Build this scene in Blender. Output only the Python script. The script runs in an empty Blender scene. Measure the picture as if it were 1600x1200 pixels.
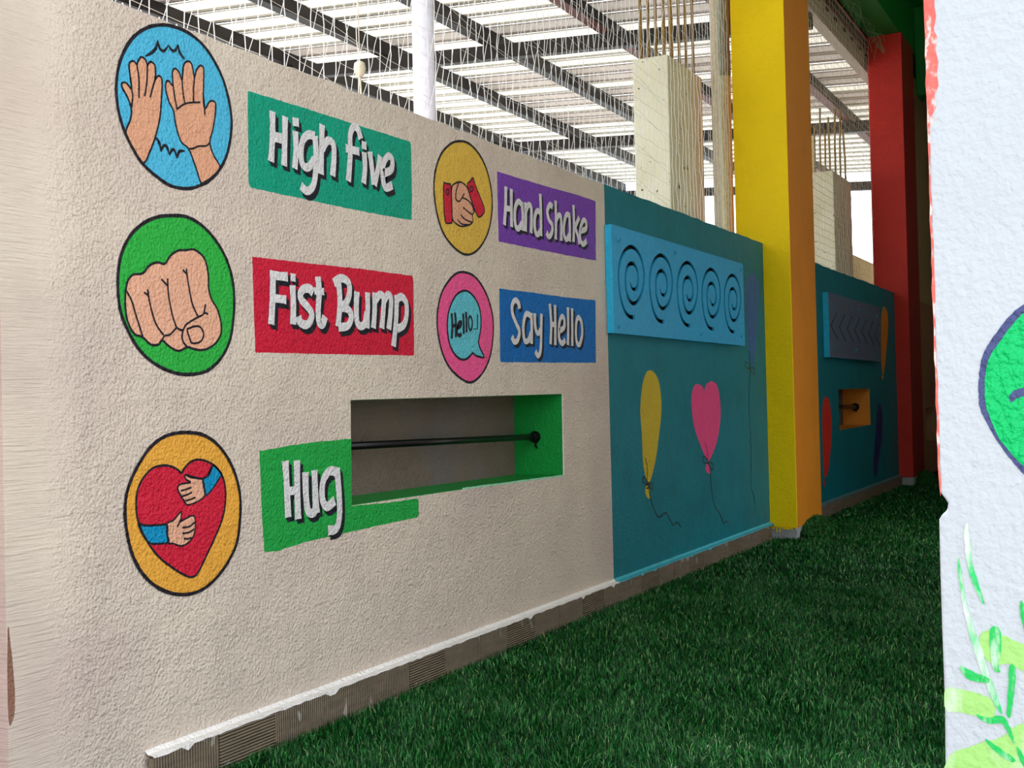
import bpy, bmesh, math, random
import numpy as np
from mathutils import Vector, Matrix
from mathutils.geometry import tessellate_polygon

random.seed(7); rng = np.random.default_rng(7)
SC = bpy.context.scene
COL = SC.collection

# ------------------------------------------------------------------ camera
FPX = 1880.0; ROLL = .024; PITCH = 25.6/FPX; YAW = math.atan2(985, FPX)
CAM = np.array([0.0, -2.7565, 1.2])
_fw = np.array([math.cos(YAW), math.sin(YAW), 0]); _rt = np.array([math.sin(YAW), -math.cos(YAW), 0]); _up = np.array([0, 0, 1.])
_f = _fw*math.cos(PITCH)+_up*math.sin(PITCH); _u = np.cross(_rt, _f)
_X = _rt*math.cos(ROLL)-_u*math.sin(ROLL); _Y = _u*math.cos(ROLL)+_rt*math.sin(ROLL)
cam_data = bpy.data.cameras.new('camera'); cam = bpy.data.objects.new('camera', cam_data); COL.objects.link(cam)
cam_data.sensor_width = 36; cam_data.lens = 36*FPX/1600; cam_data.clip_start = .05; cam_data.clip_end = 500
M = Matrix.Identity(4)
for i in range(3):
    M[i][0] = _X[i]; M[i][1] = _Y[i]; M[i][2] = -_f[i]; M[i][3] = CAM[i]
cam.matrix_world = M
SC.camera = cam

# ------------------------------------------------------------------ world, light, exposure
world = bpy.data.worlds.new('world'); SC.world = world; world.use_nodes = True
wn = world.node_tree.nodes; wl = world.node_tree.links
wbg = wn['Background']; wbg.inputs[0].default_value = (.88, .94, 1.0, 1); wbg.inputs[1].default_value = 2.5
SC.view_settings.view_transform = 'Standard'; SC.view_settings.look = 'None'
SC.view_settings.exposure = 0.12; SC.view_settings.gamma = 1; SC.view_settings.use_curve_mapping = False
try:
    SC.cycles.max_bounces = 8; SC.cycles.diffuse_bounces = 6; SC.cycles.transparent_max_bounces = 12
    SC.cycles.sample_clamp_indirect = 6
except Exception: pass
sun_d = bpy.data.lights.new('sun', 'SUN'); sun_d.energy = 3.2; sun_d.angle = math.radians(1.0); sun_d.color = (1, .95, .86)
sun = bpy.data.objects.new('sun', sun_d); COL.objects.link(sun)
sun.rotation_euler = Vector((-.25, -.55, -1.0)).to_track_quat('-Z', 'Y').to_euler()   # high, from beyond the hall

# ------------------------------------------------------------------ helpers
def ray(px, py): return _f+_X*(px-800)/FPX-_Y*(py-600)/FPX
def wall_at(px, py, y=0.0):          # where the sight line meets the wall plane, as (x, z)
    r = ray(px, py); t = (y-CAM[1])/r[1]; p = CAM+t*r; return float(p[0]), float(p[2])
def face_at(px, py, x):              # where the sight line meets a plane x = const, as (y, z)
    r = ray(px, py); t = x/r[0]; p = CAM+t*r; return float(p[1]), float(p[2])
def crop(ox, oy, s, y=0.0):
    return lambda pts: [wall_at(ox+a/s, oy+b/s, y) for a, b in pts]

def srgb(r, g, b):
    f = lambda c: (c/255/12.92 if c <= 10 else ((c/255+.055)/1.055)**2.4)
    return (f(r), f(g), f(b), 1)

def nodes_of(name, rough=.8, spec=.3):
    m = bpy.data.materials.new(name); m.use_nodes = True
    nt = m.node_tree; b = nt.nodes['Principled BSDF']
    b.inputs['Roughness'].default_value = rough
    b.inputs['Specular IOR Level'].default_value = spec
    return m, nt, b
def noise(nt, vec, scale, detail=3, rough=.5):
    n = nt.nodes.new('ShaderNodeTexNoise'); n.inputs['Scale'].default_value = scale
    n.inputs['Detail'].default_value = detail; n.inputs['Roughness'].default_value = rough
    nt.links.new(vec, n.inputs['Vector']); return n.outputs[0]
def math_(nt, op, a, b=None, c=None):
    n = nt.nodes.new('ShaderNodeMath'); n.operation = op
    for i, v in enumerate((a, b, c)):
        if v is None: continue
        if isinstance(v, (int, float)): n.inputs[i].default_value = v
        else: nt.links.new(v, n.inputs[i])
    return n.outputs[0]
def ramp(nt, fac, stops):
    n = nt.nodes.new('ShaderNodeValToRGB'); nt.links.new(fac, n.inputs[0])
    e = n.color_ramp.elements
    while len(e) < len(stops): e.new(.5)
    for el, (p, c) in zip(e, stops): el.position = p; el.color = c
    return n.outputs[0]
def mixc(nt, fac, a, b):
    n = nt.nodes.new('ShaderNodeMix'); n.data_type = 'RGBA'
    for sock, v in ((n.inputs[0], fac), (n.inputs[6], a), (n.inputs[7], b)):
        if isinstance(v, (int, float, tuple)): sock.default_value = v
        else: nt.links.new(v, sock)
    return n.outputs[2]
def position(nt):
    g = nt.nodes.new('ShaderNodeNewGeometry'); return g.outputs['Position']
def vscale(nt, vec, s):
    n = nt.nodes.new('ShaderNodeVectorMath'); n.operation = 'MULTIPLY'; nt.links.new(vec, n.inputs[0]); n.inputs[1].default_value = s
    return n.outputs[0]
def bump(nt, b, h, dist, strength=1.0):
    n = nt.nodes.new('ShaderNodeBump'); n.inputs['Distance'].default_value = dist; n.inputs['Strength'].default_value = strength
    nt.links.new(h, n.inputs['Height']); nt.links.new(n.outputs[0], b.inputs['Normal'])

def stucco(name, col, rough=.62, spec=.25, amp=1.0, stain=.10, brushed=False, tint=None):
    """rough plastered wall under emulsion paint"""
    m, nt, b = nodes_of(name, rough, spec)
    p = position(nt)
    n1 = noise(nt, p, 88, 2, .5); n2 = noise(nt, p, 38, 3, .5); n3 = noise(nt, p, 3.0, 4, .6)
    n4 = noise(nt, vscale(nt, p, (1, 1, .45)), 120, 2, .5)
    h = math_(nt, 'ADD', math_(nt, 'MULTIPLY', n1, 2.2), math_(nt, 'MULTIPLY', n2, .9))
    h = math_(nt, 'ADD', h, math_(nt, 'MULTIPLY', n4, .55))
    h = math_(nt, 'ADD', h, math_(nt, 'MULTIPLY', noise(nt, p, 9, 2, .5), 2.4))
    lump = math_(nt, 'POWER', n2, 6.0)
    h = math_(nt, 'ADD', h, math_(nt, 'MULTIPLY', lump, 3.0))
    if brushed:      # plaster drawn sideways with a brush next to the wall's near end
        sx = nt.nodes.new('ShaderNodeSeparateXYZ'); nt.links.new(p, sx.inputs[0])
        f = nt.nodes.new('ShaderNodeMapRange'); f.inputs[1].default_value = 2.42; f.inputs[2].default_value = 2.6
        wob = math_(nt, 'ADD', sx.outputs[0], math_(nt, 'MULTIPLY', noise(nt, p, 5, 3), .12))
        nt.links.new(wob, f.inputs[0])
        st = noise(nt, vscale(nt, p, (6, 6, 110)), 1.0, 4, .6)
        mx = nt.nodes.new('ShaderNodeMix'); mx.data_type = 'FLOAT'
        nt.links.new(f.outputs[0], mx.inputs[0]); nt.links.new(math_(nt, 'MULTIPLY', st, 1.5), mx.inputs[2]); nt.links.new(h, mx.inputs[3])
        h = mx.outputs[0]
    bump(nt, b, h, .0052*amp)
    dark = tuple(c*(1-stain*1.6) for c in col[:3])+(1,); light = tuple(min(1, c*(1+stain*.6)) for c in col[:3])+(1,)
    c = ramp(nt, n3, [(.3, dark), (.5, col), (.7, light)])
    if tint:
        c = mixc(nt, ramp(nt, noise(nt, p, 1.3, 4), [(.45, (0, 0, 0, 1)), (.7, (1, 1, 1, 1))]), c, tint)
    nt.links.new(c, b.inputs['Base Color'])
    return m
def smooth(name, col, rough=.45, spec=.5, metal=0.0, grain=0.0, scale=30):
    m, nt, b = nodes_of(name, rough, spec); b.inputs['Metallic'].default_value = metal
    p = position(nt); n = noise(nt, p, scale, 3)
    d = tuple(c*.88 for c in col[:3])+(1,); l = tuple(min(1, c*1.08) for c in col[:3])+(1,)
    nt.links.new(ramp(nt, n, [(.3, d), (.7, l)]), b.inputs['Base Color'])
    if grain: bump(nt, b, noise(nt, p, scale*3, 4), grain)
    return m

def link(name, mesh, mat=None, parent=None):
    o = bpy.data.objects.new(name, mesh); COL.objects.link(o)
    if mat:
        for mm in (mat if isinstance(mat, (list, tuple)) else [mat]): mesh.materials.append(mm)
    if parent: o.parent = parent
    return o
def mesh_of(name, verts, faces, smooth_=False):
    me = bpy.data.meshes.new(name); me.from_pydata([tuple(v) for v in verts], [], faces); me.validate(); me.update()
    if smooth_: me.shade_smooth()
    return me
def tag(o, label=None, cat=None, group=None, kind=None):
    if label: o['label'] = label
    if cat: o['category'] = cat
    if group: o['group'] = group
    if kind: o['kind'] = kind
    return o
def empty(name, loc, label, cat, group=None):
    o = bpy.data.objects.new(name, None); COL.objects.link(o); o.location = loc; o.empty_display_size = .1
    return tag(o, label, cat, group)
def put(o, parent):      # parent while keeping world place (thing empties are not rotated)
    o.parent = parent; o.matrix_parent_inverse = Matrix.Translation(parent.location).inverted(); return o

class MB:
    def __init__(s): s.v = []; s.f = []
    def box(s, x0, x1, y0, y1, z0, z1):
        n = len(s.v)
        s.v += [(x0, y0, z0), (x1, y0, z0), (x1, y1, z0), (x0, y1, z0), (x0, y0, z1), (x1, y0, z1), (x1, y1, z1), (x0, y1, z1)]
        s.f += [tuple(n+i for i in q) for q in ((0, 3, 2, 1), (4, 5, 6, 7), (0, 1, 5, 4), (1, 2, 6, 5), (2, 3, 7, 6), (3, 0, 4, 7))]
        return s
    def tube(s, pts, r, seg=8, cap=True):
        pts = [Vector(p) for p in pts]; n0 = len(s.v); k = len(pts)
        rr = r if isinstance(r, (list, tuple)) else [r]*k
        prev = None
        for i, p in enumerate(pts):
            t = (pts[min(i+1, k-1)]-pts[max(i-1, 0)]).normalized()
            a = Vector((0, 0, 1)) if abs(t.z) < .9 else Vector((1, 0, 0))
            if prev is not None: a = prev
            u = (a-t*a.dot(t)).normalized(); w = t.cross(u); prev = u
            for j in range(seg):
                an = 2*math.pi*j/seg; s.v.append(tuple(p+(u*math.cos(an)+w*math.sin(an))*rr[i]))
        for i in range(k-1):
            for j in range(seg):
                a = n0+i*seg+j; b = n0+i*seg+(j+1) % seg; s.f.append((a, b, b+seg, a+seg))
        if cap:
            s.f.append(tuple(n0+j for j in reversed(range(seg)))); s.f.append(tuple(n0+(k-1)*seg+j for j in range(seg)))
        return s
    def prism(s, outer, holes, y0, y1, axis='y'):
        """polygon in (x,z) with holes, from y0 (front) to y1 (back); axis 'x' reads (y,z) and x0,x1"""
        loops = [outer]+list(holes); n0 = len(s.v)
        tri = tessellate_polygon([[Vector((a, b, 0)) for a, b in L] for L in loops])
        flat = [p for L in loops for p in L]; m = len(flat)
        P = (lambda a, b, c: (a, c, b)) if axis == 'y' else (lambda a, b, c: (c, a, b))
        s.v += [P(a, b, y0) for a, b in flat]+[P(a, b, y1) for a, b in flat]
        for t in tri:
            a, b, c = [flat[i] for i in t]
            ccw = (b[0]-a[0])*(c[1]-a[1])-(b[1]-a[1])*(c[0]-a[0]) > 0
            t = tuple(t) if ccw == (axis == 'y') else tuple(reversed(t))
            s.f.append(tuple(n0+i for i in t)); s.f.append(tuple(n0+m+i for i in reversed(t)))
        st = 0
        for li, L in enumerate(loops):
            ar = sum(L[i][0]*L[(i+1) % len(L)][1]-L[(i+1) % len(L)][0]*L[i][1] for i in range(len(L)))
            flip = (ar > 0) == (li == 0)
            if axis != 'y': flip = not flip
            for i in range(len(L)):
                a = n0+st+i; b = n0+st+(i+1) % len(L)
                s.f.append((a, a+m, b+m, b) if flip is False else (a, b, b+m, a+m)[::-1] if False else (b, a, a+m, b+m)[::-1] if flip else (a, a+m, b+m, b))
            st += len(L)
        return s
    def build(s, name, mat, parent=None, sm=False):
        me = bpy.data.meshes.new(name); me.from_pydata(s.v, [], s.f); me.validate(); me.update()
        bm = bmesh.new(); bm.from_mesh(me); bmesh.ops.recalc_face_normals(bm, faces=bm.faces); bm.to_mesh(me); bm.free()
        if sm:
            me.shade_smooth()
        o = link(name, me, mat)
        if parent: put(o, parent) if parent.type == 'EMPTY' else setattr(o, 'parent', parent)
        return o

def bevel(o, w, seg=2):
    md = o.modifiers.new('bevel', 'BEVEL'); md.width = w; md.segments = seg; md.limit_method = 'ANGLE'; md.angle_limit = math.radians(40); return o

def spline(pts, n=6, closed=False):
    P = [np.array(p, float) for p in pts]; k = len(P); out = []
    rng_ = range(k) if closed else range(k-1)
    for i in rng_:
        p0 = P[(i-1) % k] if closed else P[max(i-1, 0)]; p1 = P[i % k]; p2 = P[(i+1) % k]; p3 = P[(i+2) % k] if closed else P[min(i+2, k-1)]
        for j in range(n):
            t = j/n
            out.append(.5*((2*p1)+(-p0+p2)*t+(2*p0-5*p1+4*p2-p3)*t*t+(-p0+3*p1-3*p2+p3)*t**3))
    if not closed: out.append(P[-1])
    return [tuple(p) for p in out]

LV = .0005
def shape(name, pts, mat, lvl, parent, jit=.0008, n=5, plane=0.0, axis='y', sharp=False, thick=None):
    """a patch of paint lying on a wall: closed outline in wall coordinates"""
    q = list(pts) if sharp == 'raw' else spline(pts, n, True) if not sharp else rough_line(pts)
    q = [(a+random.uniform(-jit, jit), b+random.uniform(-jit, jit)) for a, b in q]
    y = plane-.0006-LV*lvl
    return MB().prism(q, [], y, plane-.0002 if thick is None else y+thick, axis).build(name, mat, parent)
def rough_line(pts, step=.02):
    out = []; k = len(pts)
    for i in range(k):
        a = np.array(pts[i]); b = np.array(pts[(i+1) % k]); m = max(1, int(np.linalg.norm(b-a)/step))
        out += [tuple(a+(b-a)*j/m) for j in range(m)]
    return out
def ribbon_mb(mb, pts, w, y, n=6, closed=False, taper=None, straight=False, axis='y', jit=.0):
    q = pts if straight else spline(pts, n, closed); k = len(q); L = []; R = []
    for i in range(k):
        a = np.array(q[(i-1) % k] if closed else q[max(i-1, 0)]); b = np.array(q[(i+1) % k] if closed else q[min(i+1, k-1)])
        t = b-a; t = t/(np.linalg.norm(t)+1e-9); nn = np.array([-t[1], t[0]])
        f = 1.0
        if taper: f = taper(i/(k-1))
        ww = w*f*.5*(1+random.uniform(-jit, jit)); p = np.array(q[i]); L.append(p+nn*ww); R.append(p-nn*ww)
    n0 = len(mb.v); P = (lambda a: (a[0], y, a[1])) if axis == 'y' else (lambda a: (y, a[0], a[1]))
    for a, b in zip(L, R): mb.v += [P(a), P(b)]
    for i in range(k if closed else k-1):
        a = n0+2*i; b = n0+2*((i+1) % k); mb.f.append((a, a+1, b+1, b))
def lines(name, strokes, w, mat, lvl, parent, plane=0.0, closed=(), taper=None, axis='y'):
    """brush lines as thin ribbons of paint"""
    for i, s in enumerate(strokes):
        mb = MB(); ribbon_mb(mb, s, w, plane-.0006-LV*lvl-.00003*i, closed=i in closed, taper=taper, axis=axis, jit=.12)
        o = link(name, mesh_of(name, mb.v, mb.f), mat)
        if parent is not None: o.parent = parent
    return o

def letters(cr, glyphs, w, white, dark, parent, lvl=3, shadow=(.017, -.017), name='letter'):
    """each glyph: list of strokes, a stroke is a list of crop points, optionally (points, width factor)"""
    k = 0
    for g in glyphs:
        for isdark in ((True, False) if dark else (False,)):
            mb = MB()
            for si, s in enumerate(g):
                wf = 1.0
                if isinstance(s, tuple): s, wf = s
                P = cr(s)
                if isdark: P = [(a+shadow[0], b+shadow[1]) for a, b in P]
                sharp = len(s) <= 2
                y = -.0006-LV*(lvl if not isdark else lvl-1)-.00004*(si+1)-.00002*(k % 4)
                closed = len(s) > 3 and s[0] == s[-1]
                if closed: P = P[:-1]
                ribbon_mb(mb, P, w*wf*(1.08 if isdark else 1), y, n=7, closed=closed, straight=False, jit=.03,
                          taper=None if closed else (lambda t: 1+.16*abs(2*t-1)**3))
                if dark and isdark:   # the shade joins the letter: a second pass half way
                    P2 = [(a-shadow[0]*.5, b-shadow[1]*.5) for a, b in P]
                    ribbon_mb(mb, P2, w*wf, y+.00001, n=7, closed=closed, jit=.02)
            o = link('letter_shadow' if isdark else name, mesh_of('letter', mb.v, mb.f), dark if isdark else white)
            o.parent = parent
        k += 1

# ------------------------------------------------------------------ materials
CREAM = srgb(219, 201, 186)
m_cream = stucco('cream_plaster', CREAM, .5, .4, 1.0, .05, brushed=True, tint=srgb(205, 184, 174))
m_white = stucco('white_plaster', srgb(192, 198, 207), .55, .25, .3, .02)
m_teal = stucco('teal_plaster', srgb(4, 116, 130), .5, .22, .6, .12)
m_raw = stucco('bare_plaster', srgb(122, 108, 96), .8, .2, 1.0, .08, tint=srgb(108, 110, 120))
m_green_reveal = stucco('green_paint_reveal', srgb(10, 150, 60), .45, .4, .3, .05)
m_orange_reveal = stucco('orange_paint_reveal', srgb(226, 142, 40), .5, .4, .3, .05)
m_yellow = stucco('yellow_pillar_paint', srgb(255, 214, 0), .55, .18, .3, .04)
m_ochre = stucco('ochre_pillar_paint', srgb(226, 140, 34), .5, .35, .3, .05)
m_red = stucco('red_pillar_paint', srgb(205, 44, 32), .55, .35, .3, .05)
m_darkred = stucco('deep_red_plaster', srgb(150, 34, 30), .5, .35, .3, .05)  # darker red for the pillar's side faces and the end niche back
m_beige = stucco('beige_block_wall', srgb(205, 185, 140), .8, .2, .4, .06)
m_brown = stucco('brown_wall_paint', srgb(190, 150, 115), .8, .2, .4, .06)
m_lilac = stucco('lilac_plaster', srgb(205, 165, 175), .6, .3, .3, .05)
m_greenbeam = stucco('green_beam_paint', srgb(16, 120, 44), .6, .3, .2, .05)
m_conc = stucco('raw_concrete', srgb(216, 212, 190), .85, .2, .5, .08)
m_conc_g = stucco('grey_concrete', srgb(170, 170, 175), .85, .2, .6, .12)
def paint(name, c, rough=.42): return stucco(name, srgb(*c), rough, .24, .85, .035)
p_black = paint('black_outline_paint', (26, 22, 32)); p_shadow = paint('dark_shadow_paint', (18, 20, 32))
p_lettering = paint('white_lettering_paint', (222, 216, 218)); p_skin = paint('skin_paint', (222, 160, 128)); p_skin2 = paint('pale_skin_paint', (228, 168, 140))
p_sky = paint('sky_blue_paint', (76, 178, 216)); p_teal = paint('teal_green_paint', (0, 152, 122)); p_green = paint('mid_green_paint', (40, 168, 62))
p_crimson = paint('crimson_paint', (204, 20, 54)); p_amber = paint('amber_paint', (232, 164, 62)); p_heart = paint('heart_red_paint', (205, 26, 56))
p_cuff = paint('cuff_blue_paint', (0, 138, 186)); p_leaf = paint('sign_green_paint', (26, 158, 66)); p_gold = paint('gold_paint', (222, 178, 72))
p_violet = paint('violet_paint', (120, 62, 172)); p_pink = paint('hot_pink_paint', (240, 86, 146)); p_aqua = paint('aqua_paint', (96, 190, 206))
p_blue = paint('deep_blue_paint', (0, 104, 182)); p_navy = paint('navy_outline_paint', (72, 80, 128))
p_byellow = paint('balloon_yellow_paint', (206, 176, 42)); p_bpink = paint('balloon_pink_paint', (236, 70, 136)); p_bblue = paint('balloon_blue_paint', (30, 96, 160))
p_borange = paint('balloon_orange_paint', (236, 140, 50)); p_bred = paint('balloon_red_paint', (226, 50, 40)); p_bnavy = paint('balloon_navy_paint', (20, 40, 110))
p_emerald = paint('emerald_paint', (0, 190, 104))
m_board = smooth('blue_board_lacquer', srgb(34, 160, 212), .45, .45, grain=.0002)
m_board2 = smooth('grey_blue_board_lacquer', srgb(90, 104, 128), .5, .4, grain=.0002)
m_board_edge_lit = smooth('lit_cyan_board_edge', srgb(40, 190, 240), .4, .45)  # brighter than the blue face: side light on the edge put into colour
m_groove = smooth('dark_groove_board', srgb(36, 24, 24), .8, .2)
m_screw = smooth('blue_screw_paint', srgb(20, 150, 200), .35, .5)
m_rod = smooth('black_rod_metal', srgb(26, 24, 26), .3, .6, metal=.6)
m_pole = smooth('white_gloss_pipe_paint', srgb(232, 226, 240), .3, .5)
m_pvc = smooth('ivory_pipe_plastic', srgb(222, 222, 176), .35, .5); m_pvc_g = smooth('grey_green_pipe_plastic', srgb(140, 146, 120), .4, .4)
m_net = smooth('white_net_cord', srgb(240, 236, 232), .7, .2); m_net2 = smooth('cream_net_cord', srgb(230, 215, 190), .7, .2)
m_steel = smooth('dark_roof_steel', srgb(40, 33, 31), .6, .4); m_steelred = smooth('red_oxide_steel', srgb(110, 60, 56), .6, .3)
m_rib = smooth('dark_roof_rib', srgb(62, 58, 50), .7, .3)
m_rebar = smooth('rusty_rebar', srgb(150, 118, 62), .7, .3, grain=.001, scale=120)
m_ledge = stucco('white_ledge_paint', srgb(252, 243, 242), .5, .4, .8, .03)
m_ledge_c = stucco('cyan_ledge_paint', srgb(70, 185, 205), .5, .4, .8, .05)
m_ledge_g = stucco('grey_ledge_paint', srgb(100, 130, 135), .6, .3, .8, .05)
def slat_mat(name, tr, col):
    m, nt, b = nodes_of(name, .6, .3)
    p = position(nt)
    nt.links.new(ramp(nt, noise(nt, vscale(nt, p, (1, .3, 1)), 2.2, 3), [(.3, tuple(c*.75 for c in col[:3])+(1,)), (.65, col)]), b.inputs['Base Color'])
    t = nt.nodes.new('ShaderNodeBsdfTranslucent'); t.inputs[0].default_value = (.93*tr, .9*tr, .84*tr, 1)
    a = nt.nodes.new('ShaderNodeAddShader'); out = nt.nodes['Material Output']
    nt.links.new(b.outputs[0], a.inputs[0]); nt.links.new(t.outputs[0], a.inputs[1]); nt.links.new(a.outputs[0], out.inputs[0])
    return m
m_slatA = slat_mat('milky_roof_sheet', .62, srgb(150, 145, 135)); m_slatB = slat_mat('clear_roof_sheet', .6, srgb(150, 150, 145))
m_slatC = slat_mat('dull_roof_sheet', .34, srgb(170, 155, 148))  # greyer, less translucent sheet than the other two

def tile_mat(name, vertical):
    m, nt, b = nodes_of(name, .55, .35); p = position(nt)
    w = nt.nodes.new('ShaderNodeTexWave'); w.wave_type = 'BANDS'; w.bands_direction = 'X' if vertical else 'Z'
    w.inputs['Scale'].default_value = 26 if vertical else 30; w.inputs['Distortion'].default_value = .6; w.inputs['Detail'].default_value = 1
    nt.links.new(p, w.inputs['Vector'])
    bump(nt, b, w.outputs['Fac'], .007)
    g = noise(nt, vscale(nt, p, (1, 1, 6)), 9, 4)
    c = ramp(nt, g, [(.3, srgb(80, 66, 54)), (.7, srgb(122, 104, 86))])
    c = mixc(nt, math_(nt, 'MULTIPLY', w.outputs['Fac'], .55), c, srgb(176, 158, 136))  # ridges lightened, grooves left dark: relief shading put into the colour
    sp = ramp(nt, noise(nt, vscale(nt, p, (1, 1, .5)), 14, 4), [(.66, (0, 0, 0, 1)), (.70, (1, 1, 1, 1))])
    c = mixc(nt, math_(nt, 'MULTIPLY', sp, .5), c, srgb(225, 220, 215))
    nt.links.new(c, b.inputs['Base Color']); return m
m_tv = tile_mat('ribbed_tile_upright', True); m_th = tile_mat('ribbed_tile_level', False)

# ================================================================== STRUCTURE
def wavy_top(x0, x1, z, a=.005, step=.12):
    xs = np.arange(x0, x1, step); return [(float(x), z+random.uniform(-a, a)) for x in xs]+[(x1, z)]
def rect(x0, x1, z0, z1): return [(x0, z0), (x1, z0), (x1, z1), (x0, z1)]
TOP = 2.452; TH = .29
def wall(name, x0, x1, mat, hole, y0=0.0, top=TOP):
    tp = wavy_top(x0, x1, top)
    outer = [(x0, -.05), (x1, -.05)]+tp[::-1]
    return tag(MB().prism(outer, [hole] if hole else [], y0, TH).build(name, mat), kind='structure')

h1 = [wall_at(*q) for q in ((549, 790), (880, 742), (878, 615.5), (548, 625))]
wl_ = wall('wall_left', 2.262, 6.48, m_cream, h1); bevel(wl_, .006, 2)
tag(wl_, 'cream plastered parapet wall carrying the painted greetings')
SPLIT = 6.48
h2 = [(12.46, .815), (14.05, .825), (14.04, 1.237), (12.44, 1.235)]
wb = wall('wall_back', SPLIT, 9.8, m_teal, None); tag(wb, 'teal parapet wall with balloons and the spiral board'); bevel(wb, .006, 2)
wf = wall('wall_far', 10.6, 15.78, m_teal, h2); bevel(wf, .006, 2)
we = tag(MB().prism(rect(16.35, 22, -.05, 2.46), [rect(17.95, 18.85, .45, .95)], 0, .29).build('wall_end', m_brown), kind='structure')
weu = tag(MB().box(16.35, 22, .06, .29, 2.46, 5.742).build('wall_upper', m_beige), kind='structure')
# recess of the near opening: painted reveals and the bare plaster behind
def niche(parent, h, rev_mat, back_mat, y1=.31):
    (xa, za), (xb, zb), (xc, zc), (xd, zd) = h
    e = .0012
    mb = MB(); mb.box(min(xa, xd)-.1, max(xb, xc)+.1, y1-.02, y1+.06, za-.1, zc+.1); o = mb.build('niche_back', back_mat); o.parent = parent
    for nm, a, b in (('niche_sill', (xa, za), (xb, zb)), ('niche_side', (xb, zb), (xc, zc)), ('niche_head', (xc, zc), (xd, zd)), ('niche_side', (xd, zd), (xa, za))):
        c = np.mean(np.array(h), axis=0)
        A = np.array(a); B = np.array(b)
        inw = (c-(A+B)/2); t = (B-A)/np.linalg.norm(B-A); nn = np.array([-t[1], t[0]]); nn = nn if nn@inw > 0 else -nn
        q = [tuple(A), tuple(B), tuple(B+nn*e), tuple(A+nn*e)]
        MB().prism(q, [], .002, y1-.019).build(nm, rev_mat, parent)
niche(wl_, h1, m_green_reveal, m_raw)
(_xa, _za), (_xb, _zb), (_xc, _zc), (_xd, _zd) = h1
m_mint = stucco('mint_edge', srgb(150, 220, 180), .5, .3, .6, .04)  # pale mint strip along the niche's lower front edge
shape('niche_edge', [(_xb-.001, _zb), (_xb+.012, _zb-.004), (_xc+.010, _zc), (_xc-.001, _zc)], m_ledge, 0, wl_, .0015, sharp=True)
shape('niche_edge', [(4.75, wall_at(690, 770)[1]+.0), (_xb, _zb-.008), (_xb, _zb+.001), (4.75, wall_at(690, 770)[1]+.008)], m_mint, 0, wl_, .001, sharp=True)
m_bare = stucco('bare_brown_render', srgb(140, 100, 84), .8, .2, .8, .1)
shape('bare_patch', [wall_at(*q) for q in ((12, 985), (17, 1010), (22, 1060), (23, 1100), (21, 1122), (13, 1124))], m_bare, 0, wl_, .001)
niche(wf, h2, m_orange_reveal, m_raw, .33)
MB().box(17.8, 19, .2, .24, .4, 1.0).build('niche_back', m_darkred, we)

# the lilac return wall beyond the near end, seen as a sliver
lr = tag(MB().prism([(-1.5, -.05), (2.262, -.05), (2.262, 2.44), (-1.5, 2.44)], [], .035, .29).build('wall_near', m_lilac), kind='structure')

# floor: paving outside, carpet base inside
m_turf_base = smooth('turf_backing', srgb(10, 40, 18), .9, .1)
m_pave = smooth('pale_outdoor_paving', srgb(190, 182, 170), .8, .2, grain=.002, scale=8)
tag(MB().box(1.2, 22, -3.0, .0, -.06, 0).build('floor', m_turf_base), kind='structure')
tag(MB().box(-40, 1.2, -40, .3, -.12, -.02).build('floor_outside', m_pave), kind='structure')  # unseen ground, carried far back so sunlit paving bounces light into the corridor
tag(MB().box(1.2, 22, -40, -3.0, -.12, -.02).build('floor_side', m_pave), kind='structure')
m_hallfloor = smooth('hall_concrete_floor', srgb(190, 184, 174), .8, .2, grain=.002, scale=6)
tag(MB().box(-14, 26, .29, 14, -.10, -.02).build('floor_hall', m_hallfloor), kind='structure')
m_rightwall = stucco('pale_bounce_plaster', srgb(222, 214, 202), .8, .2, .4, .05)
wr = MB().prism([(4.0, -.02), (8.3, -.02), (8.3, 2.1), (10.2, 2.1), (10.2, -.02), (22.3, -.02), (22.3, 6.4), (4.0, 6.4)], [], -2.95, -2.72).build('wall_right_unseen', m_rightwall); tag(wr, kind='structure')  # unseen side wall, added to dim far bays; opening shaped to let light in
tag(MB().box(22, 22.3, -2.72, .29, -.02, 6.4).build('wall_end_return', m_brown), kind='structure')
tag(MB().box(-6.0, 26, -3.4, .26, 6.4, 6.6).build('ceiling', m_greenbeam), kind='structure')  # unseen near end carried out past the camera to cut the high sky

tag(MB().box(-40.2, -40, -40, 30, -.1, 2.4).build('wall_sky_block', m_beige), kind='structure')  # unseen wall, added behind the camera to cut the low sky
# skirting: a row of ribbed tiles with a painted ledge on top
bb = bpy.data.objects.new('baseboard_left', None); COL.objects.link(bb); bb.location = (2.76, -.02, 0); tag(bb, kind='structure')
LEDGE = .131
xs = [2.762]+[3.061+.2895*i for i in range(24)]
pat = [1, 0, 1, 1, 1, 0, 1, 1, 0, 1, 1, 0, 1, 1, 0, 1, 1, 0, 1, 1, 0, 1, 1, 0]
m_td = tile_mat('plain_red_brown_tile', True)
k = 0
for i in range(len(xs)-1):
    x0, x1 = xs[i], min(xs[i+1], 9.79)
    if x0 > 9.75: break
    o = MB().box(x0+.002, x1-.002, -.034-random.uniform(0, .0015), -.012, -.03, LEDGE-.004).build('tile', m_tv if pat[k % 24] else m_th, bb); bevel(o, .0015, 1); k += 1
x = 10.63
while x < 15.7:
    o = MB().box(x+.0015, min(x+.29, 15.75)-.0015, -.034-random.uniform(0, .002), -.012, -.03, LEDGE-.004).build('tile', m_tv, bb); bevel(o, .0015, 1); x += .29
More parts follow.
